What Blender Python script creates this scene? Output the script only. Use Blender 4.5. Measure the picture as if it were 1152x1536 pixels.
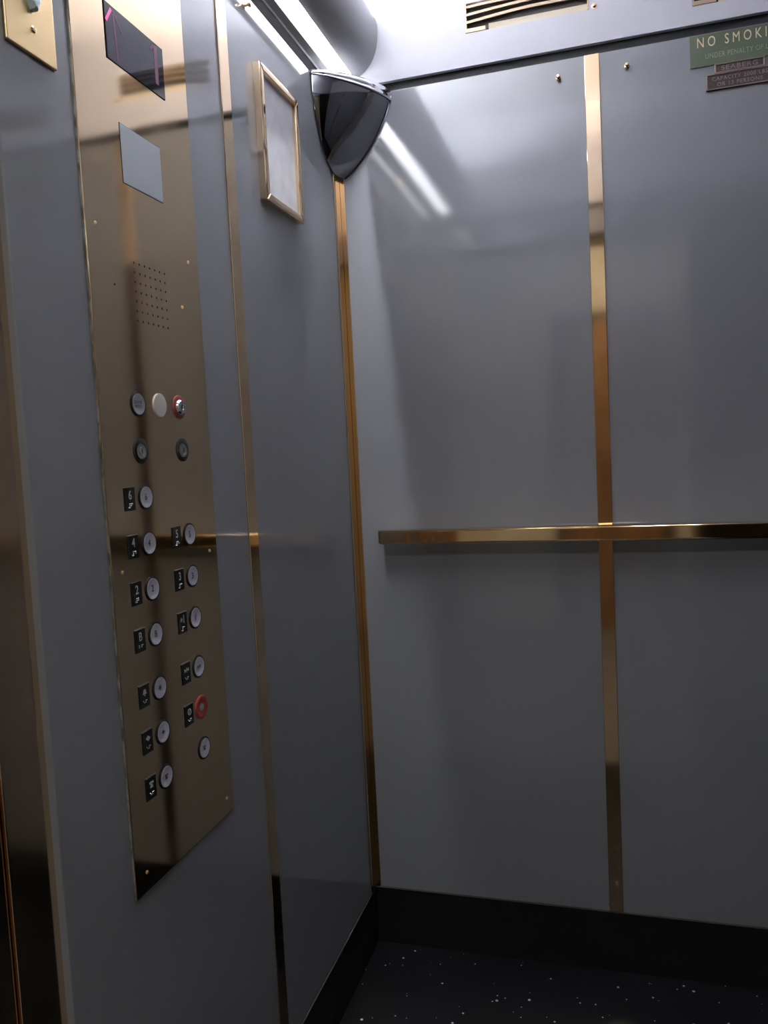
import bpy, bmesh, math, random
from mathutils import Matrix, Vector
random.seed(7)
for o in list(bpy.data.objects): bpy.data.objects.remove(o, do_unlink=True)
SC = bpy.context.scene
COL = SC.collection

# ---------------------------------------------------------------- camera
cd = bpy.data.cameras.new('camera'); cam = bpy.data.objects.new('camera', cd); COL.objects.link(cam)
yaw, pit, rol = (math.radians(a) for a in (16.3211, 4.3394, -2.8886))
cy, sy, cp, sp, cr, sr = math.cos(yaw), math.sin(yaw), math.cos(pit), math.sin(pit), math.cos(rol), math.sin(rol)
fwd = Vector((-sy*cp, cy*cp, -sp)); r0 = Vector((cy, sy, 0)); u0 = r0.cross(fwd)
right = cr*r0 + sr*u0; up = -sr*r0 + cr*u0
m = Matrix((right, up, -fwd)).transposed().to_4x4(); m.translation = (0.5663, -1.7120, 1.15)
cam.matrix_world = m
cd.sensor_fit = 'VERTICAL'; cd.sensor_height = 36.0; cd.lens = 1197.53/1536*36.0
cd.clip_start = 0.02
SC.camera = cam

# ---------------------------------------------------------------- world, view
w = bpy.data.worlds.new('world'); SC.world = w; w.use_nodes = True
w.node_tree.nodes['Background'].inputs[0].default_value = (0.02, 0.021, 0.024, 1)
w.node_tree.nodes['Background'].inputs[1].default_value = 0.3
SC.view_settings.view_transform = 'Standard'; SC.view_settings.look = 'None'
SC.view_settings.gamma = 1; SC.view_settings.use_curve_mapping = False
SC.view_settings.exposure = 0.27
SC.cycles.max_bounces = 12; SC.cycles.diffuse_bounces = 6; SC.cycles.glossy_bounces = 8
SC.cycles.sample_clamp_indirect = 8
TUBE, LENS, HALL = 490.0, 10.0, 46.0      # lamp strengths

# ---------------------------------------------------------------- materials
def mat(name, col, rough=0.5, metal=0.0, spec=0.5, emit=None, es=0.0, coat=0.0, coat_r=0.05):
    a = bpy.data.materials.new(name); a.use_nodes = True
    b = a.node_tree.nodes['Principled BSDF']
    b.inputs['Base Color'].default_value = (*col, 1); b.inputs['Roughness'].default_value = rough
    b.inputs['Metallic'].default_value = metal; b.inputs['Specular IOR Level'].default_value = spec
    b.inputs['Coat Weight'].default_value = coat; b.inputs['Coat Roughness'].default_value = coat_r
    if emit: b.inputs['Emission Color'].default_value = (*emit, 1); b.inputs['Emission Strength'].default_value = es
    return a
def nodes(a): return a.node_tree.nodes, a.node_tree.links, a.node_tree.nodes['Principled BSDF']
def noise_mix(a, scale, c1, c2, sock='Base Color', detail=4, lo=0.35, hi=0.65, stretch=(1, 1, 1)):
    n, l, b = nodes(a)
    tc = n.new('ShaderNodeTexCoord'); mp = n.new('ShaderNodeMapping'); mp.inputs['Scale'].default_value = stretch
    t = n.new('ShaderNodeTexNoise'); t.inputs['Scale'].default_value = scale; t.inputs['Detail'].default_value = detail
    r = n.new('ShaderNodeValToRGB')
    r.color_ramp.elements[0].position = lo; r.color_ramp.elements[1].position = hi
    r.color_ramp.elements[0].color = (*c1, 1); r.color_ramp.elements[1].color = (*c2, 1)
    l.new(tc.outputs['Object'], mp.inputs['Vector']); l.new(mp.outputs['Vector'], t.inputs['Vector'])
    l.new(t.outputs['Fac'], r.inputs['Fac']); l.new(r.outputs['Color'], b.inputs[sock])
    return r
def wavy(a, scale, strength, dist, stretch=(1, 1, 1), detail=1):
    n, l, b = nodes(a)
    tc = n.new('ShaderNodeTexCoord'); mp = n.new('ShaderNodeMapping'); mp.inputs['Scale'].default_value = stretch
    t = n.new('ShaderNodeTexNoise'); t.inputs['Scale'].default_value = scale; t.inputs['Detail'].default_value = detail
    bp = n.new('ShaderNodeBump'); bp.inputs['Strength'].default_value = strength; bp.inputs['Distance'].default_value = dist
    l.new(tc.outputs['Object'], mp.inputs['Vector']); l.new(mp.outputs['Vector'], t.inputs['Vector'])
    l.new(t.outputs['Fac'], bp.inputs['Height']); l.new(bp.outputs['Normal'], b.inputs['Normal'])

M = {}
M['laminate'] = mat('grey_laminate', (0.212, 0.221, 0.241), 0.10, 0, 0.95)
noise_mix(M['laminate'], 2.2, (0.045,)*3, (0.085,)*3, 'Roughness', 3, stretch=(3, 3, 0.7))
wavy(M['laminate'], 3.0, 0.10, 0.008)
M['backing'] = mat('black_backing', (0.006, 0.006, 0.007), 0.7, 0, 0.2)
M['white_panel'] = mat('white_enamel_panel', (0.74, 0.74, 0.80), 0.28)
M['ceiling'] = mat('white_ceiling_paint', (0.80, 0.80, 0.83), 0.5)
M['brass'] = mat('polished_brass', (0.86, 0.59, 0.31), 0.07, 1)
noise_mix(M['brass'], 14, (0.92, 0.71, 0.48), (0.80, 0.57, 0.35), detail=5, lo=0.35, hi=0.75)
M['brass_panel'] = mat('brass_faceplate', (0.89, 0.69, 0.45), 0.07, 1)
noise_mix(M['brass_panel'], 5, (0.055,)*3, (0.10,)*3, 'Roughness', 5)
wavy(M['brass_panel'], 4.0, 0.10, 0.004)
M['bronze'] = mat('bronze_jamb', (0.82, 0.62, 0.42), 0.12, 1)
M['reflect_dark_bronze'] = mat('reflect_dark_return', (0.13, 0.10, 0.08), 0.25, 1)  # unseen finish, made dark to deepen the back wall's reflection at lower right
M['angle_brass'] = mat('darkened_brass_angle', (0.66, 0.47, 0.28), 0.10, 1)  # brass darkened in its colour to imitate a dark reflection in the corner
M['gold'] = mat('satin_gold_plate', (0.84, 0.62, 0.33), 0.30, 1)
M['chrome'] = mat('chrome', (0.86, 0.87, 0.92), 0.08, 1)
M['mirror_dark'] = mat('dark_mirror', (0.26, 0.26, 0.275), 0.07, 1)
wavy(M['mirror_dark'], 9, 0.25, 0.006)
M['steel'] = mat('satin_steel', (0.58, 0.60, 0.63), 0.28, 1)
M['black'] = mat('black_plastic', (0.010, 0.010, 0.011), 0.25)
M['rubber'] = mat('black_vinyl_base', (0.009, 0.009, 0.010), 0.4, 0, 0.15)
M['caulk'] = mat('brown_edge_strip', (0.10, 0.075, 0.06), 0.6)
M['cap'] = mat('lilac_white_cap', (0.48, 0.475, 0.555), 0.28)
M['grey_cap'] = mat('grey_metallic_cap', (0.36, 0.38, 0.41), 0.35, 0.2)
M['grey_lock'] = mat('grey_lock_face', (0.17, 0.17, 0.165), 0.3, 0.3)
M['worn'] = mat('worn_silver_edge', (0.60, 0.60, 0.56), 0.35, 0.8)
noise_mix(M['worn'], 40, (0.62, 0.62, 0.58), (0.30, 0.27, 0.22), detail=4, lo=0.42, hi=0.58)
M['legend'] = mat('dark_legend_ink', (0.05, 0.05, 0.09), 0.5)
M['silver_ink'] = mat('raised_silver_lettering', (0.75, 0.76, 0.74), 0.25, 0.6)
M['blank'] = mat('cream_blank_disc', (0.62, 0.58, 0.55), 0.45)
M['red'] = mat('red_plastic', (0.27, 0.042, 0.026), 0.45)
M['red_dark'] = mat('dark_red_ring', (0.22, 0.035, 0.03), 0.4)
M['card'] = mat('pale_grey_window', (0.40, 0.43, 0.47), 0.35)
M['paper'] = mat('certificate_paper', (0.70, 0.70, 0.73), 0.6)
noise_mix(M['paper'], 30, (0.73, 0.73, 0.77), (0.62, 0.62, 0.66), detail=3, lo=0.4, hi=0.7)
M['print'] = mat('faint_print', (0.55, 0.55, 0.60), 0.6)
M['lens'] = mat('smoked_display_lens', (0.010, 0.010, 0.017), 0.05, 0, 0.28)
M['led'] = mat('magenta_led', (0.2, 0.01, 0.08), 0.3, 0, 0.5, (1.0, 0.06, 0.42), 0.55)
M['led_dim'] = mat('dim_magenta_led', (0.03, 0.006, 0.022), 0.3, 0, 0.2, (0.75, 0.05, 0.35), 0.045)
M['green'] = mat('green_engraved_plastic', (0.060, 0.078, 0.048), 0.4)
M['cream_ink'] = mat('cream_engraving', (0.80, 0.66, 0.46), 0.5)
M['pale_ink'] = mat('pale_engraving', (0.26, 0.28, 0.24), 0.5)
M['copper_edge'] = mat('worn_copper', (0.34, 0.24, 0.20), 0.45, 0.6)
M['plaque'] = mat('dark_plaque', (0.030, 0.022, 0.022), 0.4, 0.3)
M['plaque_ink'] = mat('plaque_lettering', (0.22, 0.17, 0.16), 0.5, 0.4)
M['housing'] = mat('grey_lamp_housing', (0.26, 0.26, 0.275), 0.55, 0, 0.3)
M['tube'] = mat('fluorescent_tube', (0.9, 0.9, 0.9), 0.4, 0, 0.5, (0.96, 0.97, 1.0), TUBE)
M['difflens'] = mat('lit_diffuser', (0.9, 0.9, 0.9), 0.4, 0, 0.5, (0.97, 0.98, 1.0), LENS)
M['pale_lens'] = mat('pale_blue_lens', (0.50, 0.64, 0.68), 0.3)
M['vent_slat'] = mat('tan_metal_slat', (0.50, 0.38, 0.27), 0.35, 0.5)
M['vent_dark'] = mat('dark_duct', (0.03, 0.024, 0.02), 0.8)
M['vent_back'] = mat('cream_duct_plate', (0.80, 0.72, 0.55), 0.5)
M['hall_wall'] = mat('hall_paint', (0.66, 0.62, 0.52), 0.6)
M['wood'] = mat('added_door_wood', (0.13, 0.065, 0.03), 0.4)
noise_mix(M['wood'], 5, (0.34, 0.19, 0.09), (0.18, 0.10, 0.05), stretch=(6, 6, 0.5))
M['wood_dark'] = mat('added_door_dark_wood', (0.035, 0.022, 0.015), 0.4)
M['hall_floor'] = mat('hall_tile', (0.18, 0.18, 0.175), 0.3)
M['hall_lamp'] = mat('hall_lamp_glass', (0.9, 0.9, 0.9), 0.4, 0, 0.5, (0.97, 0.98, 1.0), HALL)
# floor: black vinyl with scattered white flecks
a = M['floor'] = mat('flecked_black_vinyl', (0.004, 0.004, 0.005), 0.42, 0, 0.2)
n, l, b = nodes(a)
tc = n.new('ShaderNodeTexCoord'); v = n.new('ShaderNodeTexVoronoi'); v.inputs['Scale'].default_value = 62
l.new(tc.outputs['Object'], v.inputs['Vector'])
sep = n.new('ShaderNodeSeparateColor'); l.new(v.outputs['Color'], sep.inputs['Color'])
siz = n.new('ShaderNodeMath'); siz.operation = 'MULTIPLY'; siz.inputs[1].default_value = 0.19; l.new(sep.outputs['Green'], siz.inputs[0])
lt = n.new('ShaderNodeMath'); lt.operation = 'LESS_THAN'; l.new(v.outputs['Distance'], lt.inputs[0]); l.new(siz.outputs[0], lt.inputs[1])
gt = n.new('ShaderNodeMath'); gt.operation = 'GREATER_THAN'; gt.inputs[1].default_value = 0.38; l.new(sep.outputs['Red'], gt.inputs[0])
mu = n.new('ShaderNodeMath'); mu.operation = 'MULTIPLY'; l.new(lt.outputs[0], mu.inputs[0]); l.new(gt.outputs[0], mu.inputs[1])
mx = n.new('ShaderNodeMix'); mx.data_type = 'RGBA'; mx.inputs[6].default_value = (0.004, 0.004, 0.005, 1); mx.inputs[7].default_value = (0.75, 0.73, 0.70, 1)
l.new(mu.outputs[0], mx.inputs[0]); l.new(mx.outputs[2], b.inputs['Base Color'])

# ---------------------------------------------------------------- helpers
def frame(wall, u, v, nn=0.0):
    """local x = along the wall to the right, y = up, z = out of the wall"""
    if wall == 'left': cols = ((0, 1, 0), (0, 0, 1), (1, 0, 0)); loc = (nn, u, v)
    elif wall == 'back': cols = ((1, 0, 0), (0, 0, 1), (0, -1, 0)); loc = (u, -nn, v)
    q = Matrix([Vector(c) for c in cols]).transposed().to_4x4(); q.translation = loc
    return q
def obj(name, bm, material, parent=None, kind=None, label=None, smooth=False, angle=35):
    me = bpy.data.meshes.new(name)
    bmesh.ops.recalc_face_normals(bm, faces=bm.faces)
    bm.to_mesh(me); bm.free()
    for x in ([material] if not isinstance(material, (list, tuple)) else material): me.materials.append(x)
    if smooth:
        for p in me.polygons: p.use_smooth = True
        me.set_sharp_from_angle(angle=math.radians(angle))
    o = bpy.data.objects.new(name, me); COL.objects.link(o)
    if parent: o.parent = parent
    if kind: o['kind'] = kind
    if label: o['label'] = label
    return o
def empty(name, mw=None, label=None, cat=None, group=None, kind=None):
    o = bpy.data.objects.new(name, None); COL.objects.link(o); o.empty_display_size = 0.05
    if mw is not None: o.matrix_world = mw
    tag(o, label, cat, group); 
    if kind: o['kind'] = kind
    return o
def tag(o, label=None, cat=None, group=None):
    if label: o['label'] = label
    if cat: o['category'] = cat
    if group: o['group'] = group
    return o
def add_box(bm, lo, hi, bev=0.0, seg=2):
    r = bmesh.ops.create_cube(bm, size=1.0)
    vs = r['verts']
    for v in vs:
        for i in range(3): v.co[i] = lo[i] if v.co[i] < 0 else hi[i]
    if bev:
        es = list({e for v in vs for e in v.link_edges})
        bmesh.ops.bevel(bm, geom=es, offset=bev, segments=seg, profile=0.5, affect='EDGES')
    return bm
def box(lo, hi, bev=0.0, seg=2): return add_box(bmesh.new(), lo, hi, bev, seg)
def add_lathe(bm, prof, n=32, c=(0, 0), cap=True):
    rings = []
    for r, z in prof:
        if r < 1e-6: rings.append([bm.verts.new((c[0], c[1], z))])
        else: rings.append([bm.verts.new((c[0] + r*math.cos(2*math.pi*k/n), c[1] + r*math.sin(2*math.pi*k/n), z)) for k in range(n)])
    for A, B in zip(rings, rings[1:]):
        for k in range(n):
            k2 = (k+1) % n
            if len(A) == 1 and len(B) == 1: continue
            if len(A) == 1: bm.faces.new((A[0], B[k], B[k2]))
            elif len(B) == 1: bm.faces.new((A[k], B[0], A[k2]))
            else: bm.faces.new((A[k], B[k], B[k2], A[k2]))
    if cap:
        for R in (rings[0], rings[-1]):
            if len(R) > 1: bm.faces.new(R)
    return bm
def lathe(prof, n=32, c=(0, 0), cap=True): return add_lathe(bmesh.new(), prof, n, c, cap)
def add_tube(bm, pts, r, n=10, closed=False):
    pts = [Vector(p) for p in pts]; rings = []
    prev = None
    for i, p in enumerate(pts):
        t = (pts[min(i+1, len(pts)-1)] - pts[max(i-1, 0)]).normalized()
        a = t.orthogonal().normalized() if prev is None else (prev - t*prev.dot(t)).normalized()
        prev = a; bb = t.cross(a)
        rings.append([bm.verts.new(p + r*(math.cos(2*math.pi*k/n)*a + math.sin(2*math.pi*k/n)*bb)) for k in range(n)])
    for A, B in zip(rings, rings[1:]):
        for k in range(n): bm.faces.new((A[k], A[(k+1) % n], B[(k+1) % n], B[k]))
    bm.faces.new(rings[0]); bm.faces.new(rings[-1])
    return bm
def add_prism(bm, pts, z0, z1):
    A = [bm.verts.new((x, y, z0)) for x, y in pts]; B = [bm.verts.new((x, y, z1)) for x, y in pts]
    bm.faces.new(A[::-1]); bm.faces.new(B)
    for i in range(len(pts)):
        j = (i+1) % len(pts); bm.faces.new((A[i], A[j], B[j], B[i]))
    return bm
def sheet_holes(x0, x1, z0, z1, t, holes):
    """slab in local xy with rectangular holes through it, front at z=0, back at -t"""
    xs = sorted({x0, x1, *[h[0] for h in holes], *[h[1] for h in holes]})
    zs = sorted({z0, z1, *[h[2] for h in holes], *[h[3] for h in holes]})
    bm = bmesh.new(); vd = {}
    def V(x, z):
        if (x, z) not in vd: vd[(x, z)] = bm.verts.new((x, z, 0))
        return vd[(x, z)]
    for i in range(len(xs)-1):
        for j in range(len(zs)-1):
            mx_, mz_ = (xs[i]+xs[i+1])/2, (zs[j]+zs[j+1])/2
            if any(h[0] < mx_ < h[1] and h[2] < mz_ < h[3] for h in holes): continue
            bm.faces.new((V(xs[i], zs[j]), V(xs[i+1], zs[j]), V(xs[i+1], zs[j+1]), V(xs[i], zs[j+1])))
    r = bmesh.ops.extrude_face_region(bm, geom=list(bm.faces))
    for v in r['geom']:
        if isinstance(v, bmesh.types.BMVert): v.co.z -= t
    return bm
_tc = {}
def text_bm(body, size, extrude=0.0003, align='CENTER', bold=0.0, sx=1.0, space=1.0):
    cu = bpy.data.curves.new('lettering', 'FONT'); cu.body = body; cu.size = size; cu.extrude = extrude
    cu.align_x = align; cu.align_y = 'CENTER'; cu.offset = bold; cu.resolution_u = 3; cu.space_character = space
    o = bpy.data.objects.new('lettering', cu); COL.objects.link(o)
    me = o.to_mesh(); bm = bmesh.new(); bm.from_mesh(me)
    o.to_mesh_clear(); bpy.data.objects.remove(o); bpy.data.curves.remove(cu)
    for v in bm.verts: v.co.x *= sx
    return bm
def shift(bm, x=0, y=0, z=0):
    bmesh.ops.translate(bm, verts=bm.verts, vec=(x, y, z)); return bm
def merge(a, b):
    me = bpy.data.meshes.new('tmp'); b.to_mesh(me); b.free(); a.from_mesh(me); bpy.data.meshes.remove(me); return a

# ---------------------------------------------------------------- dimensions (metres)
XR, YF, ZC = 1.62, -1.10, 2.26        # right wall, cab front wall, ceiling
ZB, ZP, ZG = 0.136, 1.9155, 1.9360    # top of base, top of wall panels, underside of frieze
YJ = -1.0405                          # front edge of the left wall's panelling

# ---------------------------------------------------------------- structure
def struct(name, bm, m_, parent=None, **k): return obj(name, bm, m_, parent, kind='structure', **k)
struct('floor', box((-0.02, -1.16, -0.03), (XR+0.02, 0.02, 0.0)), M['floor'])
struct('ceiling', box((-0.03, -1.18, ZC), (XR+0.03, 0.03, ZC+0.03)), M['ceiling'])

wl = struct('wall_left', box((-0.03, YJ+0.004, 0), (-0.0105, 0.03, ZC)), M['backing'])
def lam(parent, lo, hi, name='panel', m_='laminate'): return obj(name, box(lo, hi, 0.0016, 2), M[m_], parent, kind='structure')
lam(wl, (-0.0100, -0.5385, ZB), (0, -0.0015, ZP)); lam(wl, (-0.0100, YJ, ZB), (0, -0.5415, ZP))
obj('frieze_panel', box((-0.0100, YJ, 1.952), (0, -0.0015, ZC-0.001), 0.001), M['white_panel'], wl, kind='structure')
obj('brass_strip', box((0.0002, -0.5560, ZB+0.002), (0.0030, -0.5240, ZP-0.001), 0.0009), M['brass'], wl, kind='structure')

wb = struct('wall_back', box((-0.03, 0.0105, 0), (XR+0.03, 0.03, ZC)), M['backing'])
for x0, x1 in ((0.0015, 0.5405), (0.5435, 1.0765), (1.0795, XR-0.0015)): lam(wb, (x0, 0, ZB), (x1, 0.0100, ZP))
VENTS = ((0.2920, 0.5400, 2.0010, 2.0600), (0.7310, 0.9790, 1.9690, 2.0280))
fz = obj('frieze_panel', sheet_holes(0.0015, XR-0.0015, ZG, ZC-0.001, 0.010, VENTS), M['white_panel'], wb, kind='structure')
fz.matrix_world = frame('back', 0, 0)
for x in (0.5273, 1.0630): obj('brass_strip', box((x, -0.0030, ZB+0.002), (x+0.0292, -0.0002, ZP-0.001), 0.0009), M['brass'], wb, kind='structure')

wr = struct('wall_right', box((XR+0.0105, -1.10, 0), (XR+0.03, 0.03, ZC)), M['backing'])
lam(wr, (XR, -0.5385, ZB), (XR+0.010, -0.0015, ZP)); lam(wr, (XR, YF+0.002, ZB), (XR+0.010, -0.5415, ZP))
obj('frieze_panel', box((XR, YF+0.002, ZG), (XR+0.010, -0.0015, ZC-0.001)), M['white_panel'], wr, kind='structure')
obj('brass_strip', box((XR-0.0030, -0.5560, ZB+0.002), (XR-0.0002, -0.5240, ZP-0.001), 0.0009), M['brass'], wr, kind='structure')

# front wall of the cab: a return panel right of the opening, a header above it
XO, ZO = 0.80, 1.835
wf = struct('wall_front', box((XO+0.002, YF-0.06, 0), (XR+0.03, YF-0.0105, ZC)), M['backing'])
struct('trim_1', box((-0.03, YF-0.06, ZO+0.002), (XO+0.002, YF-0.0105, ZC)), M['backing'])
lam(wf, (XO+0.016, YF-0.010, ZB), (XR-0.0015, YF, ZP), 'panel', 'reflect_dark_bronze')  # dark finish invented for what the back wall reflects
lam(wf, (-0.0100, YF-0.010, ZO), (XO+0.016, YF, ZP), 'header_panel')
obj('frieze_panel', box((-0.010, YF-0.010, ZG), (XR-0.0015, YF, ZC-0.001)), M['white_panel'], wf, kind='structure')
obj('brass_strip', box((XO-0.001, YF-0.07, 0), (XO+0.016, YF+0.002, ZO), 0.001), M['brass'], wf, kind='structure')
struct('baseboard_front', box((XO+0.016, YF-0.010, 0), (XR-0.0015, YF+0.002, ZB)), M['rubber'])

# bronze jamb at the front end of the left wall
tj = struct('trim_2', box((-0.030, YF-0.002, 0), (-0.0085, YJ+0.0035, ZP), 0.001), M['bronze'])
obj('jamb_post', box((-0.034, YF-0.075, 0), (-0.0110, YF-0.004, ZO), 0.003), M['bronze'], tj, kind='structure')
struct('trim_3', box((-0.030, -1.1, ZP), (-0.012, YJ, ZC)), M['backing'])

# black base along the walls with a thin worn brown edge on top
for nm, lo, hi in (('baseboard_back', (0.0005, 0.0012, 0.0), (XR, 0.0100, ZB-0.0025)), ('baseboard_left', (-0.0100, YJ, 0.0), (-0.0008, 0.0012, ZB-0.0025)),
                   ('baseboard_right', (XR+0.0008, YF+0.01, 0.0), (XR+0.0100, 0.001, ZB-0.0025))):
    o = struct(nm, box(lo, hi, 0.0012), M['rubber'])
    lo2 = (lo[0], lo[1]-(0.0022 if 'back' in nm else 0), ZB-0.0025); hi2 = (hi[0]+(0.0018 if 'left' in nm else 0), hi[1], ZB-0.0002)
    obj('edge_strip', box(lo2, hi2), M['caulk'], o, kind='structure')

# brass corner angle: two flanges with a dark seam
ct = struct('trim_4', box((0.0002, -0.0028, ZB+0.002), (0.0125, -0.0002, 1.86), 0.0007), M['angle_brass'])
obj('flange', box((0.0002, -0.0400, ZB+0.002), (0.0022, -0.0042, 1.86), 0.0007), M['angle_brass'], ct, kind='structure')

# ---------------------------------------------------------------- landing outside the cab opening
HY = -3.3
struct('floor_landing', box((-0.9, HY, -0.03), (2.3, -1.18, 0)), M['hall_floor'])
struct('ceiling_landing', box((-0.9, HY, 2.45), (2.3, -1.34, 2.48)), M['ceiling'])
struct('wall_landing_far', box((-0.9, HY-0.03, 0), (2.3, HY, 2.48)), M['hall_wall'])
dr = struct('added_door', box((0.27, HY+0.0005, 0.005), (0.83, HY+0.035, 1.86), 0.003), M['wood'])  # unseen door, added so the brass strip and back wall reflect something dark
for z0, z1 in ((0.16, 0.84), (0.98, 1.72)):
    obj('added_door_panel', box((0.36, HY+0.0345, z0), (0.74, HY+0.044, z1), 0.006), M['wood'], dr, kind='structure')
o = obj('added_door_knob', lathe([(0.022, 0), (0.022, 0.006), (0.010, 0.012), (0.010, 0.035), (0.024, 0.045), (0.024, 0.060), (0, 0.066)], 20), M['brass'], dr, kind='structure')
o.matrix_world = Matrix.Translation((0.315, HY+0.035, 0.95)) @ Matrix.Rotation(-math.pi/2, 4, 'X')
bm = bmesh.new(); add_box(bm, (0.22, HY, 0.005), (0.265, HY+0.05, 1.91))
df = obj('added_door_frame', bm, M['wood_dark'], dr, kind='structure'); obj('added_door_frame', box((0.835, HY, 0.005), (0.88, HY+0.05, 1.91)), M['wood_dark'], dr, kind='structure'); obj('added_door_head', box((0.265, HY, 1.865), (0.835, HY+0.05, 1.91)), M['wood_dark'], dr, kind='structure')
struct('wall_landing_west', box((-0.93, HY, 0), (-0.9, -1.18, 2.48)), M['hall_wall'])
struct('wall_landing_east', box((2.3, HY, 0), (2.33, -1.18, 2.48)), M['hall_wall'])
ws = struct('wall_shaft', box((-0.9, -1.34, 0), (-0.034, -1.185, 2.48)), M['hall_wall'])
obj('shaft_wall_side', box((XO+0.01, -1.34, 0), (2.3, -1.185, 2.48)), M['hall_wall'], ws, kind='structure')
obj('shaft_wall_head', box((-0.034, -1.34, ZO+0.01), (XO+0.01, -1.185, 2.48)), M['hall_wall'], ws, kind='structure')
struct('trim_5', box((-0.0335, -1.345, 0), (-0.014, -1.182, ZO+0.005), 0.002), M['bronze'])

# ---------------------------------------------------------------- cove lamp along the left wall
LY0, LY1 = -1.030, -0.0002
lamp = empty('cove_light', Matrix.Translation((0, -0.517, 1.945)), 'long grey half round cove light with glowing slit above left wall', 'lamp')
def local(o, parent): o.matrix_parent_inverse = Matrix.Translation(-parent.location); return o
def cove_profile():
    pts = []
    for k in range(0, 19):
        t = math.radians(-67 + k*5.0)
        c, s = math.cos(t), math.sin(t)
        e = 2/2.5
        pts.append((0.104*abs(c)**e, 2.05 + (0.105*math.copysign(abs(s)**e, s) if s < 0 else 0.06*s)))
    return pts
def shell(profile, y0, y1, th):
    bm = bmesh.new()
    P = [Vector(p) for p in profile]; Q = []
    for i, p in enumerate(P):
        t = (P[min(i+1, len(P)-1)] - P[max(i-1, 0)]).normalized(); Q.append(p + Vector((-t.y, t.x))*th)
    ring = P + Q[::-1]
    add_prism(bm, [(q.x, q.y) for q in ring], 0, 1)
    for v in bm.verts: v.co = Vector((v.co.x, y0 + (y1-y0)*v.co.z, v.co.y))
    return bm
local(obj('housing', shell(cove_profile(), LY0, LY1, 0.002), M['housing'], lamp, smooth=True, angle=50), lamp)
local(obj('bottom_plate', box((0.0015, LY0, 1.943), (0.0170, LY1, 1.947)), M['housing'], lamp), lamp)
local(obj('end_cap', shell([(0.002, 1.947), (0.1, 1.96), (0.1, 2.08)], LY0-0.003, LY0-0.001, 0.001), M['housing'], lamp), lamp)
bm = bmesh.new(); add_prism(bm, [(0.003, 1.948), (0.05, 1.948), (0.095, 1.985), (0.102, 2.05), (0.100, 2.10), (0.003, 2.10)], 0, 0.003)
for v in bm.verts: v.co = Vector((v.co.x, LY0-0.004 + v.co.z, v.co.y))
bpy.data.objects.remove(bpy.data.objects['end_cap']); local(obj('end_cap', bm, M['housing'], lamp), lamp)
local(obj('diffuser', box((0.0172, LY0, 1.9455), (0.0440, LY1, 1.9490)), M['difflens'], lamp, label='glowing white diffuser strip'), lamp)
bm = bmesh.new(); add_tube(bm, [(0.050, LY0+0.03, 2.055), (0.050, LY1-0.03, 2.055)], 0.013, 16)
local(obj('fluorescent_tube', bm, M['tube'], lamp, smooth=True), lamp)
local(obj('back_plate', box((0.0012, LY0, 1.950), (0.0035, LY1, 2.10)), M['white_panel'], lamp), lamp)

# ceiling lamp on the landing
hl = empty('ceiling_lamp', Matrix.Translation((0.50, -2.40, 2.449)), 'round opal ceiling lamp on the landing behind the lift opening', 'lamp')
obj('base', lathe([(0.15, 0), (0.15, -0.02)], 32), M['steel'], hl)
obj('shade', lathe([(0.14, -0.0205), (0.135, -0.05), (0.10, -0.075), (0.05, -0.085), (0, -0.087)], 32, cap=False), M['hall_lamp'], hl, smooth=True)
# ---------------------------------------------------------------- handrail
hr = empty('handrail', frame('back', XR/2, 0.9625), 'polished flat brass handrail running across the back wall', 'handrail')
X0, X1 = 0.0605 - XR/2, XR/2 - 0.0605
path = []
R_ = 0.012
path += [(X0, 0.014)]
for k in range(0, 7):
    t = math.pi - k*math.pi/12; path.append((X0+R_+R_*math.cos(t), 0.050-R_+R_*math.sin(t)))
path += [(-q[0], q[1]) for q in path[::-1]]
bm = bmesh.new(); add_prism(bm, path, -0.0150, 0.0150)
for v in bm.verts: v.co = Vector((v.co.x, v.co.z, v.co.y))
bmesh.ops.bevel(bm, geom=[e for e in bm.edges if abs(e.verts[0].co.y-e.verts[1].co.y) < 1e-6], offset=0.0040, segments=4, profile=0.5, affect='EDGES')
rl = obj('rail', bm, M['brass'], hr, smooth=True, angle=50)
for p in rl.data.polygons: p.use_smooth = p.area < 0.006
for x in (-0.60, -0.20, 0.20, 0.60):
    o = obj('bracket', lathe([(0.012, 0.0002), (0.012, 0.004), (0.008, 0.006), (0.008, 0.0142)], 20), M['brass'], hr); o.location.x = x

# ---------------------------------------------------------------- control panel on the left wall
CY, CZ = -0.7945, 1.0
CU0, CU1, CV0, CV1 = -0.9215 - CY, -0.6675 - CY, 0.6285 - CZ, 1.872 - CZ
cop = empty('control_panel', frame('left', CY, CZ), 'tall polished brass lift control panel with floor buttons on grey left wall', 'control panel')
def P(y, z): return (y - CY, z - CZ)
FT = 0.0035                              # faceplate front
bm = box((CU0, CV0, 0.0002), (CU1, CV1, FT), 0.0012, 2)
face = obj('faceplate', bm, M['brass_panel'], cop)
cut = bmesh.new()
GRID = [(-0.8300 + 0.0697*c/6, 1.3969 - 0.0704*r/6) for r in range(7) for c in range(7)]
for y, z in GRID + [(-0.8738, 1.3626)]:
    u, v = P(y, z); add_lathe(cut, [(0.0016, 0.0012), (0.0016, 0.006)], 10, (u, v))
cutter = obj('cutter', cut, M['black'], cop)
md = face.modifiers.new('holes', 'BOOLEAN'); md.operation = 'DIFFERENCE'; md.object = cutter; md.solver = 'EXACT'
bpy.context.view_layer.update()
dg = bpy.context.evaluated_depsgraph_get(); me = bpy.data.meshes.new_from_object(face.evaluated_get(dg))
face.modifiers.clear(); face.data = me; bpy.data.objects.remove(cutter)
sp_ = bmesh.new()
for y, z in GRID + [(-0.8738, 1.3626)]:
    u, v = P(y, z); add_lathe(sp_, [(0.0015, 0.0013), (0.0015, 0.0016), (0, 0.0016)], 8, (u, v))
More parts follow.
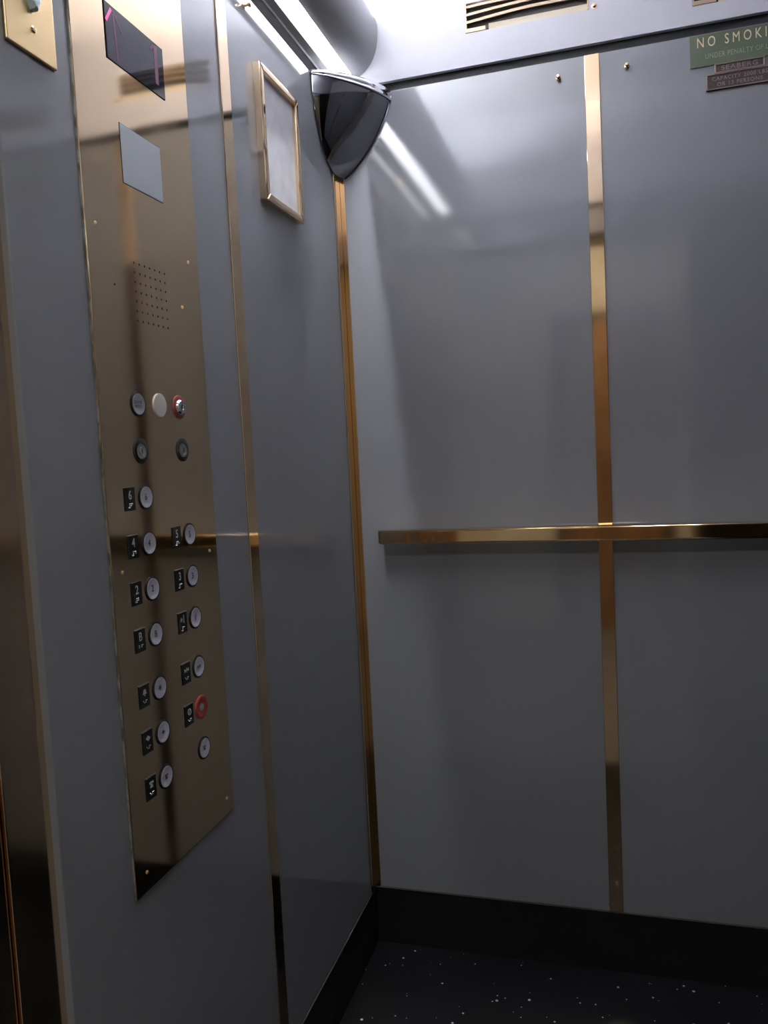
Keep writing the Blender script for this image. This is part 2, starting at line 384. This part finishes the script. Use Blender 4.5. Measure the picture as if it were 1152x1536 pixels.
obj('speaker_hole', sp_, M['black'], cop, kind='stuff')
obj('worn_edge', box((CU0-0.0008, CV0, 0.0003), (CU0-0.0001, CV1, FT-0.0008)), M['worn'], cop, label='worn silvery left edge')
# screws
for y, z in ((-0.9024, 1.4263), (-0.6951, 1.4253), (-0.7198, 1.3602), (-0.9009, 1.0228), (-0.6898, 1.0207), (-0.8971, 0.6525), (-0.6879, 0.6531), (-0.9036, 1.83), (-0.6860, 1.83)):
    u, v = P(y, z)
    obj('screw', lathe([(0.0024, FT), (0.0024, FT+0.0005), (0.0017, FT+0.0012), (0, FT+0.0014)], 14, (u, v), cap=False), M['gold'], cop, smooth=True)
# indicator display: smoked lens in a slot, arrow and digit in thin lit strokes
u0, v0 = P(-0.8555, 1.6293); u1, v1 = P(-0.7285, 1.6947)
dsp = obj('display', box((u0, v0, FT), (u1, v1, FT+0.0012), 0.0004), M['lens'], cop)
def stroke(bm, a, b, wd, z):
    a, b = Vector(a), Vector(b); d = (b-a).normalized(); nn = Vector((-d.y, d.x))*wd/2
    add_prism(bm, [tuple(a-nn), tuple(b-nn), tuple(b+nn), tuple(a+nn)], z, z+0.0003); return bm
zz = FT+0.00125
w_, h_ = u1-u0, v1-v0
def D(a, b): return (u0 + a*w_, v0 + b*h_)
bm = bmesh.new(); stroke(bm, D(0.015, 0.66), D(0.105, 0.93), 0.0036, zz)
obj('arrow_stroke', bm, M['led'], dsp, label='bright magenta arrow stroke')
bm = bmesh.new(); stroke(bm, D(0.135, 0.92), D(0.275, 0.64), 0.0026, zz); stroke(bm, D(0.135, 0.86), D(0.165, 0.06), 0.0030, zz)
obj('arrow_stem', bm, M['led_dim'], dsp)
bm = bmesh.new(); stroke(bm, D(0.855, 0.95), D(0.855, 0.20), 0.0075, zz); stroke(bm, D(0.76, 0.80), D(0.825, 0.93), 0.003, zz)
obj('floor_digit', bm, M['led_dim'], dsp)
# pale window
u0, v0 = P(-0.8400, 1.4902); u1, v1 = P(-0.7515, 1.5600)
obj('window_bezel', box((u0-0.0007, v0-0.0007, FT), (u1+0.0007, v1+0.0007, FT+0.0003)), M['black'], cop)
obj('blank_window', box((u0, v0, FT+0.0003), (u1, v1, FT+0.0008), 0.0002), M['card'], cop, label='pale grey blank window')

def make_btn(name, y, z, ring_m, cap_m, r=0.0156, legend=None, lab=None, leg_m='legend'):
    u, v = P(y, z)
    ring = obj(name, lathe([(r, FT), (r, FT+0.0010), (r-0.0008, FT+0.0016), (r-0.0020, FT+0.0016), (r-0.0024, FT+0.0004), (0, FT+0.0004)], 36, cap=False), ring_m, cop, smooth=True, label=lab)
    ring.location = (u, v, 0)
    if cap_m:
        c = obj('cap', lathe([(r-0.0025, FT+0.0005), (r-0.0025, FT+0.0018), (r-0.0030, FT+0.0019), (r-0.0050, FT+0.0011), (0.006, FT+0.0008), (0, FT+0.0007)], 36, cap=False), cap_m, ring, smooth=True)
        if legend:
            obj('legend', shift(legend, 0, 0, FT+0.0009), M[leg_m], ring)
    return ring
# symbols drawn about (0,0)
def tri(bm, cx, cy, s, d, z0=0, z1=0.0004):
    pts = [(cx-d*s*0.5, cy-s*0.6), (cx-d*s*0.5, cy+s*0.6), (cx+d*s*0.5, cy)]
    if d < 0: pts = pts[::-1]
    return add_prism(bm, pts, z0, z1)
def rect(bm, x0, y0, x1, y1): return add_prism(bm, [(x0, y0), (x1, y0), (x1, y1), (x0, y1)], 0, 0.0004)
def ringp(bm, r0, r1, cx=0, cy=0):
    add_lathe(bm, [(r0, 0), (r0, 0.0004), (r1, 0.0004), (r1, 0)], 20, (cx, cy), cap=False); return bm
def symbol(kind, s):
    bm = bmesh.new()
    if kind == 'open': tri(bm, -s*0.55, 0, s*0.75, -1); tri(bm, s*0.55, 0, s*0.75, 1); rect(bm, -s*0.07, -s*0.6, s*0.07, s*0.6)
    elif kind == 'close': tri(bm, -s*0.6, 0, s*0.75, 1); tri(bm, s*0.6, 0, s*0.75, -1); rect(bm, -s*0.07, -s*0.6, s*0.07, s*0.6)
    elif kind == 'bell':
        add_prism(bm, [(-s*0.75, -s*0.35), (s*0.75, -s*0.35), (s*0.52, -s*0.05), (s*0.45, s*0.45), (s*0.18, s*0.75), (-s*0.18, s*0.75), (-s*0.45, s*0.45), (-s*0.52, -s*0.05)], 0, 0.0004)
        add_lathe(bm, [(s*0.2, 0), (s*0.2, 0.0004)], 12, (0, -s*0.6))
    elif kind == 'stop':
        ringp(bm, s*0.80, s*0.58); stroke(bm, (-s*0.45, -s*0.45), (s*0.45, s*0.45), s*0.2, 0)
    elif kind == 'phone':
        stroke(bm, (-s*0.6, s*0.5), (s*0.6, s*0.5), s*0.28, 0); rect(bm, -s*0.75, s*0.15, -s*0.4, s*0.6); rect(bm, s*0.4, s*0.15, s*0.75, s*0.6)
        add_prism(bm, [(-s*0.55, -s*0.7), (s*0.55, -s*0.7), (s*0.25, s*0.15), (-s*0.25, s*0.15)], 0, 0.0004)
    else: bm = text_bm(kind, s*2.3, 0.0002, bold=0.00015, sx=0.85)
    return bm
BR = {'1': (1,), '2': (1, 2), '3': (1, 4), '4': (1, 4, 5), '5': (1, 5), '6': (1, 2, 4), 'B': (1, 2)}
def braille(bm, ch, y):
    cells = [(3, 4, 5, 6), BR[ch]] if ch.isdigit() else [BR.get(ch, (1, 5)), (1, 2, 4)]
    for ci, c in enumerate(cells):
        for d in c:
            cx = (-0.0038 if ci == 0 else 0.0014) + (0.0022 if d > 3 else 0); cyy = y + 0.0022 - 0.0022*((d-1) % 3)
            add_lathe(bm, [(0.0008, 0), (0.0006, 0.0005), (0, 0.0007)], 8, (cx, cyy))
    return bm
ROWS = (1.1081, 1.0502, 0.9930, 0.9351, 0.8661, 0.8086, 0.7503)
LEFTB = ('6', '4', '2', 'B', 'bell', 'open', 'phone')
RIGHTB = (None, '5', '3', '1', 'close', 'stop', None)
def plate(y, z, k):
    u, v = P(y, z)
    p = obj('legend_plate', box((-0.0106, -0.0142, FT), (0.0106, 0.0142, FT+0.0012), 0.0005), M['black'], cop); p.location = (u, v, 0)
    bm = shift(symbol(k, 0.0056 if len(k) > 1 else 0.0066), 0, 0.0042, 0)
    if k == '1': # main landing star beside the numeral
        shift(bm, 0.0022); pts = [((0.0030 if i % 2 == 0 else 0.0012)*math.sin(i*math.pi/5) - 0.0040, (0.0030 if i % 2 == 0 else 0.0012)*math.cos(i*math.pi/5) + 0.0042) for i in range(10)]
        add_prism(bm, pts[::-1], 0, 0.0004)
    braille(bm, k if len(k) == 1 else 'x', -0.0080)
    obj('raised_symbol', shift(bm, 0, 0, FT+0.0012), M['silver_ink'], p)
    rim = box((-0.0106, 0.0139, FT+0.0006), (0.0106, 0.0145, FT+0.0014))
    obj('plate_edge', rim, M['steel'], p)
for i, z in enumerate(ROWS):
    k = LEFTB[i]; plate(-0.8762, z, k)
    make_btn('button', -0.8418, z, M['black'], M['cap'], legend=symbol(k, 0.0044 if len(k) > 1 else 0.0052))
    k = RIGHTB[i]
    if k: plate(-0.7764, z, k)
    if k == 'stop':
        make_btn('button', -0.7428, z, M['red'], M['red'], r=0.0165, legend=lathe([(0.0052, 0), (0.0052, 0.0006), (0, 0.0008)], 20), leg_m='grey_cap', lab='red stop button')
    elif i > 0:
        make_btn('button', -0.7428, z, M['black'], M['cap'], legend=symbol(k or 'phone', 0.0044 if not k or len(k) > 1 else 0.0052))
# upper row: grey call button, cream blank, red key switch; below two black key switches
b0 = make_btn('button', -0.8438, 1.2232, M['black'], M['grey_cap'], legend=None, lab='grey metal push button in a black ring')
obj('legend', shift(merge(shift(text_bm('DOOR', 0.0052, 0.0001), 0, 0.0022), shift(text_bm('HOLD', 0.0052, 0.0001), 0, -0.0028)), 0, 0, FT+0.0010), M['legend'], b0)
u, v = P(-0.7949, 1.2238)
o = obj('blank_disc', lathe([(0.0152, FT), (0.0152, FT+0.0012), (0.0146, FT+0.0017), (0, FT+0.0019)], 36, cap=False), M['blank'], cop, smooth=True, label='cream blank cover disc'); o.location = (u, v, 0)
def keyswitch(y, z, ring_m, lab, rin):
    u, v = P(y, z); r = 0.0158
    k = obj('key_switch', lathe([(r, FT), (r, FT+0.0008), (r-0.001, FT+0.0014), (rin+0.0004, FT+0.0014), (rin, FT+0.0004), (0, FT+0.0004)], 36, cap=False), ring_m, cop, smooth=True, label=lab); k.location = (u, v, 0)
    obj('lock_cylinder', lathe(([(rin-0.0002, FT+0.0005), (rin-0.0005, FT+0.0030), (rin*0.8, FT+0.0052), (rin*0.42, FT+0.0056), (rin*0.40, FT+0.0046), (0, FT+0.0046)] if ring_m == M['red_dark'] else
        [(rin-0.0002, FT+0.0005), (rin-0.0004, FT+0.0013), (rin*0.66, FT+0.0014), (rin*0.62, FT+0.0008), (rin*0.50, FT+0.0008), (rin*0.46, FT+0.0020), (rin*0.30, FT+0.0022), (0, FT+0.0020)]), 28, cap=False), M['chrome' if ring_m == M['red_dark'] else 'grey_lock'], k, smooth=True)
    obj('keyhole', box((-0.0006, -0.0028, FT+(0.0047 if ring_m == M['red_dark'] else 0.0021)), (0.0006, 0.0028, FT+(0.0050 if ring_m == M['red_dark'] else 0.0024))), M['black'], k)
keyswitch(-0.7467, 1.2230, M['red_dark'], 'chrome key switch in a dark red ring', 0.0106)
keyswitch(-0.8448, 1.1655, M['black'], 'key switch in a wide black ring', 0.0098)
keyswitch(-0.7457, 1.1657, M['black'], 'key switch in a wide black ring', 0.0098)

# ---------------------------------------------------------------- gold plate above left of the control panel
gp = empty('switch_plate', frame('left', -0.9864, 1.632), 'satin gold wall plate with pale lens at top left corner', 'wall plate')
obj('plate', box((-0.0372, -0.0590, 0.0002), (0.0372, 0.0590, 0.0040), 0.0013), M['gold'], gp)
obj('screw', lathe([(0.0034, 0.004), (0.0034, 0.0046), (0.0022, 0.0056), (0, 0.0058)], 14, (0.0024, -0.0325), cap=False), M['brass'], gp, smooth=True)
obj('screw', lathe([(0.0034, 0.004), (0.0034, 0.0046), (0.0022, 0.0056), (0, 0.0058)], 14, (0.0024, 0.048), cap=False), M['brass'], gp, smooth=True)
bm = bmesh.new(); pts = [(-0.0085, 0.030), (-0.0105, 0.012), (-0.0080, -0.004), (-0.0030, -0.0135), (0.0030, -0.0135), (0.0080, -0.004), (0.0105, 0.012), (0.0085, 0.030)]
add_prism(bm, [(x+0.003, y) for x, y in pts], 0.004, 0.011)
bmesh.ops.bevel(bm, geom=[e for e in bm.edges if all(v.co.z > 0.0105 for v in e.verts)], offset=0.003, segments=3, profile=0.5, affect='EDGES')
obj('lens', bm, M['pale_lens'], gp, label='pale blue tapered lens')

# ---------------------------------------------------------------- framed certificate
fc = empty('framed_certificate', frame('left', -0.3455, 1.698), 'brass framed faded inspection certificate on grey left wall', 'picture frame')
W2, H2, FW, FD = 0.0830, 0.1125, 0.0125, 0.0150
obj('backing_board', box((-W2+0.004, -H2+0.004, 0.0002), (W2-0.004, H2-0.004, 0.004)), M['black'], fc)
def rail(name, pts):
    bm = bmesh.new(); add_prism(bm, pts, 0.0003, FD)
    bmesh.ops.bevel(bm, geom=[e for e in bm.edges if all(v.co.z > FD-1e-4 for v in e.verts)], offset=0.0030, segments=3, profile=0.5, affect='EDGES')
    obj(name, bm, M['brass'], fc)
rail('frame_rail', [(-W2, -H2), (W2, -H2), (W2-FW, -H2+FW), (-W2+FW, -H2+FW)]); rail('frame_rail', [(-W2+FW, H2-FW), (W2-FW, H2-FW), (W2, H2), (-W2, H2)])
rail('frame_stile', [(-W2, -H2), (-W2+FW, -H2+FW), (-W2+FW, H2-FW), (-W2, H2)]); rail('frame_stile', [(W2-FW, -H2+FW), (W2, -H2), (W2, H2), (W2-FW, H2-FW)])
obj('certificate', box((-W2+FW-0.003, -H2+FW-0.003, 0.004), (W2-FW+0.003, H2-FW+0.003, 0.0066)), M['paper'], fc, label='pale paper sheet with faint print')

# ---------------------------------------------------------------- corner mirror
cm = empty('corner_mirror', Matrix.Translation((0.003, -0.003, 1.9155)), 'dark glossy convex corner mirror with chrome rim below cove light', 'mirror')
A_, B_, C_ = 0.1480, 0.1255, 0.1720
def cm_pt(t, d, inset=0.0):
    d = min(d, 1.0)
    sa = max(1-d**2.1, 0)**(1/2.1); sb = max(1-d**1.4, 0)**(1/1.4); e = 2/1.38
    a, b = max(A_*sa-inset, 0.0008), max(B_*sb-inset, 0.0008)
    return Vector((b*max(math.sin(t), 0)**e, -a*max(math.cos(t), 0)**e, -C_*d))
bm = bmesh.new(); NT, ND = 36, 30; rows = []
for j in range(ND+1):
    d = 0.055 + (1-0.055)*(1-(1-j/ND)**1.5)
    rows.append([bm.verts.new(cm_pt(i/NT*math.pi/2, d)) for i in range(NT+1)])
for A, B in zip(rows, rows[1:]):
    for i in range(NT): bm.faces.new((A[i], A[i+1], B[i+1], B[i]))
bmesh.ops.remove_doubles(bm, verts=bm.verts, dist=1e-5)
obj('mirror_face', bm, M['mirror_dark'], cm, smooth=True, angle=80)
# rolled chrome rim: rises from the face, bulges, turns in over the top
bm = bmesh.new(); rows = []
RP = [(0.0002, -0.0215), (0.0016, -0.0200), (0.0020, -0.0180), (0.0012, -0.0160), (0.0004, -0.0145), (0.0012, -0.0110), (0.0016, -0.0060), (0.0000, -0.0010), (-0.0040, 0.0030), (-0.0120, 0.0058), (-0.0260, 0.0070)]
for off, dz in RP:
    row = []
    for i in range(NT+1):
        t = i/NT*math.pi/2; q = cm_pt(t, 0.055, -off); q.z = dz if dz > -0.001 else dz*(0.30+0.70*math.sin(t))
        row.append(bm.verts.new(q))
    rows.append(row)
for A, B in zip(rows, rows[1:]):
    for i in range(NT): bm.faces.new((A[i], A[i+1], B[i+1], B[i]))
c = bm.verts.new((0.0008, -0.0008, 0.0078))
for i in range(NT): bm.faces.new((rows[-1][i], rows[-1][i+1], c))
obj('rim', bm, M['chrome'], cm, smooth=True, angle=60, label='bright chrome rolled rim')
# narrow flange lying on the back wall along the mirror's right edge
bm = bmesh.new(); prev = None
for j in range(ND+1):
    d = 0.06 + 0.92*j/ND; q = cm_pt(math.pi/2, d)
    quad = [bm.verts.new((q.x+dx, yy, q.z)) for dx, yy in ((-0.001, 0.0028), (0.0035, 0.0028), (0.0035, 0.0008), (-0.001, 0.0008))]
    if prev:
        for k in range(4): bm.faces.new((prev[k], prev[(k+1) % 4], quad[(k+1) % 4], quad[k]))
    else: bm.faces.new(quad)
    prev = quad
bm.faces.new(prev)
obj('flange', bm, M['mirror_dark'], cm)

# ---------------------------------------------------------------- vents in the frieze
def vent(x0, x1, z0, z1, lab):
    vt = empty('vent', frame('back', (x0+x1)/2, (z0+z1)/2), lab, 'vent')
    w, h = (x1-x0)/2-0.0004, (z1-z0)/2-0.0004
    for a, b in ((-w, -w+0.0030), (w-0.0030, w)): obj('frame_side', box((a, -h, -0.0100), (b, h, 0.0010)), M['vent_slat'], vt)
    obj('duct', box((-w, -h, -0.0104), (w, h, -0.0098)), M['vent_dark'], vt)
    obj('back_strip', box((-w*0.62, -h, -0.0097), (w-0.003, -h+0.016, -0.0090)), M['vent_back'], vt, label='cream strip behind the slats')
    obj('bottom_lip', box((-w, -h, -0.0090), (-w*0.66, -h+0.0085, 0.0012), 0.001), M['vent_slat'], vt)
    for k, (yy, th) in enumerate(((h-0.006, 0.0045), (h-0.021, 0.0048), (h-0.036, 0.0050))):
        bm = bmesh.new(); prev = None; NS = 14
        for i in range(NS+1):
            s = i/NS; x = -w+0.0030 + (2*w-0.006)*s
            y = yy + 0.006*math.sin(s*math.pi*0.9)*(0.4+0.3*k) + 0.004*s
            y = min(y, h - th)
            q = [bm.verts.new((x, y+dy, zz_)) for dy, zz_ in ((-th*0.8, 0.0006), (th*0.2, 0.0012), (th*0.9, -0.0085), (-th*0.2, -0.0085))]
            if prev:
                for kk in range(4): bm.faces.new((prev[kk], prev[(kk+1) % 4], q[(kk+1) % 4], q[kk]))
            else: bm.faces.new(q)
            prev = q
        bm.faces.new(prev)
        obj('slat', bm, M['vent_slat'], vt)
vent(*VENTS[0], 'tan slatted vent in white frieze left of centre, beside cove light')
vent(*VENTS[1], 'tan slatted vent in white frieze above the green sign')
for x, z, lab in ((0.5500, 2.006, 'small brass screw at the lower right corner of the left vent'),):
    s = empty('screw', frame('back', x, z), lab, 'screw')
    obj('head', lathe([(0.0040, 0.0002), (0.0040, 0.002), (0.0025, 0.0035), (0, 0.004)], 16, cap=False), M['brass'], s, smooth=True)
    obj('washer', lathe([(0.0055, 0.0001), (0.0055, 0.0006), (0.0038, 0.0008)], 16, cap=False), M['brass'], s)

# ---------------------------------------------------------------- brass hooks for wall pads
def hook(wall, u, v, lab):
    h = empty('pad_hook', frame(wall, u, v), lab, 'hook')
    obj('base', lathe([(0.0050, 0.0002), (0.0050, 0.0015), (0.0030, 0.0028)], 18), M['brass'], h, smooth=True)
    obj('stud', lathe([(0.0022, 0.0025), (0.0022, 0.0080), (0.0040, 0.0095), (0.0043, 0.0120), (0.0030, 0.0138), (0, 0.0142)], 18), M['brass'], h, smooth=True)
hook('back', 0.4765, 1.8800, 'small brass stud on grey back wall left of the brass strip')
hook('back', 0.6085, 1.8800, 'small brass stud on grey back wall right of the brass strip')
hook('left', -0.4500, 1.8900, 'small brass stud on left wall above the framed certificate')

# ---------------------------------------------------------------- signs
ns = empty('no_smoking_sign', frame('back', 0.8210, 1.8836), 'green no smoking sign with cream lettering at top right', 'sign')
obj('plate', box((-0.0965, -0.0295, 0.0002), (0.0965, 0.0295, 0.0026), 0.0006), M['green'], ns)
def fit(bm, width, cx=0, cyy=0, z=0, height=None):
    xs = [v.co.x for v in bm.verts]; ys = [v.co.y for v in bm.verts]
    s = width/(max(xs)-min(xs)); sy_ = s if not height else height/(max(ys)-min(ys))
    mx_, my_ = (max(xs)+min(xs))/2, (max(ys)+min(ys))/2
    for v in bm.verts: v.co.x = cx+(v.co.x-mx_)*s; v.co.y = cyy+(v.co.y-my_)*sy_; v.co.z += z
    return bm
obj('lettering', fit(text_bm('NO SMOKING', 0.024, 0.0002, bold=0.0, space=1.55), 0.1600, -0.0030, 0.0150, 0.0027, 0.0185), M['cream_ink'], ns, label='cream engraved lettering')
obj('small_lettering', fit(text_bm('UNDER PENALTY OF LAW', 0.012, 0.0002, space=1.1), 0.1290, 0.0000-0.0045, -0.0115, 0.0027, 0.0095), M['pale_ink'], ns)
def plaque(name, x, z, w, h, lines, lab):
    p = empty(name, frame('back', x, z), lab, 'plaque')
    obj('plate', box((-w/2, -h/2, 0.0002), (w/2, h/2, 0.0042), 0.0008), M['plaque'], p)
    bm = bmesh.new(); e = 0.0020
    for lo, hi in (((-w/2, -h/2), (w/2, -h/2+e)), ((-w/2, h/2-e), (w/2, h/2)), ((-w/2, -h/2+e), (-w/2+e*1.4, h/2-e)), ((w/2-e*1.4, -h/2+e), (w/2, h/2-e))):
        add_box(bm, (*lo, 0.0040), (*hi, 0.0058), 0.0004, 1)
    obj('raised_border', bm, M['copper_edge'], p)
    for t, wd, yy, ht in lines: obj('lettering', fit(text_bm(t, 0.01, 0.0003, bold=0.0001, space=1.15), wd, 0, yy, 0.0045, ht), M['plaque_ink'], p)
plaque('maker_plaque', 0.8118, 1.8453, 0.0880, 0.0170, [('SEABERG', 0.0640, 0, 0.0085)], 'small dark copper name plaque under the green sign, upper of two')
plaque('capacity_plaque', 0.8118, 1.8218, 0.1190, 0.0290, [('CAPACITY 2000 LBS', 0.0980, 0.0052, 0.0072), ('OR 13 PERSONS', 0.0800, -0.0056, 0.0072)], 'larger dark copper capacity plaque under the green sign, lower of two')
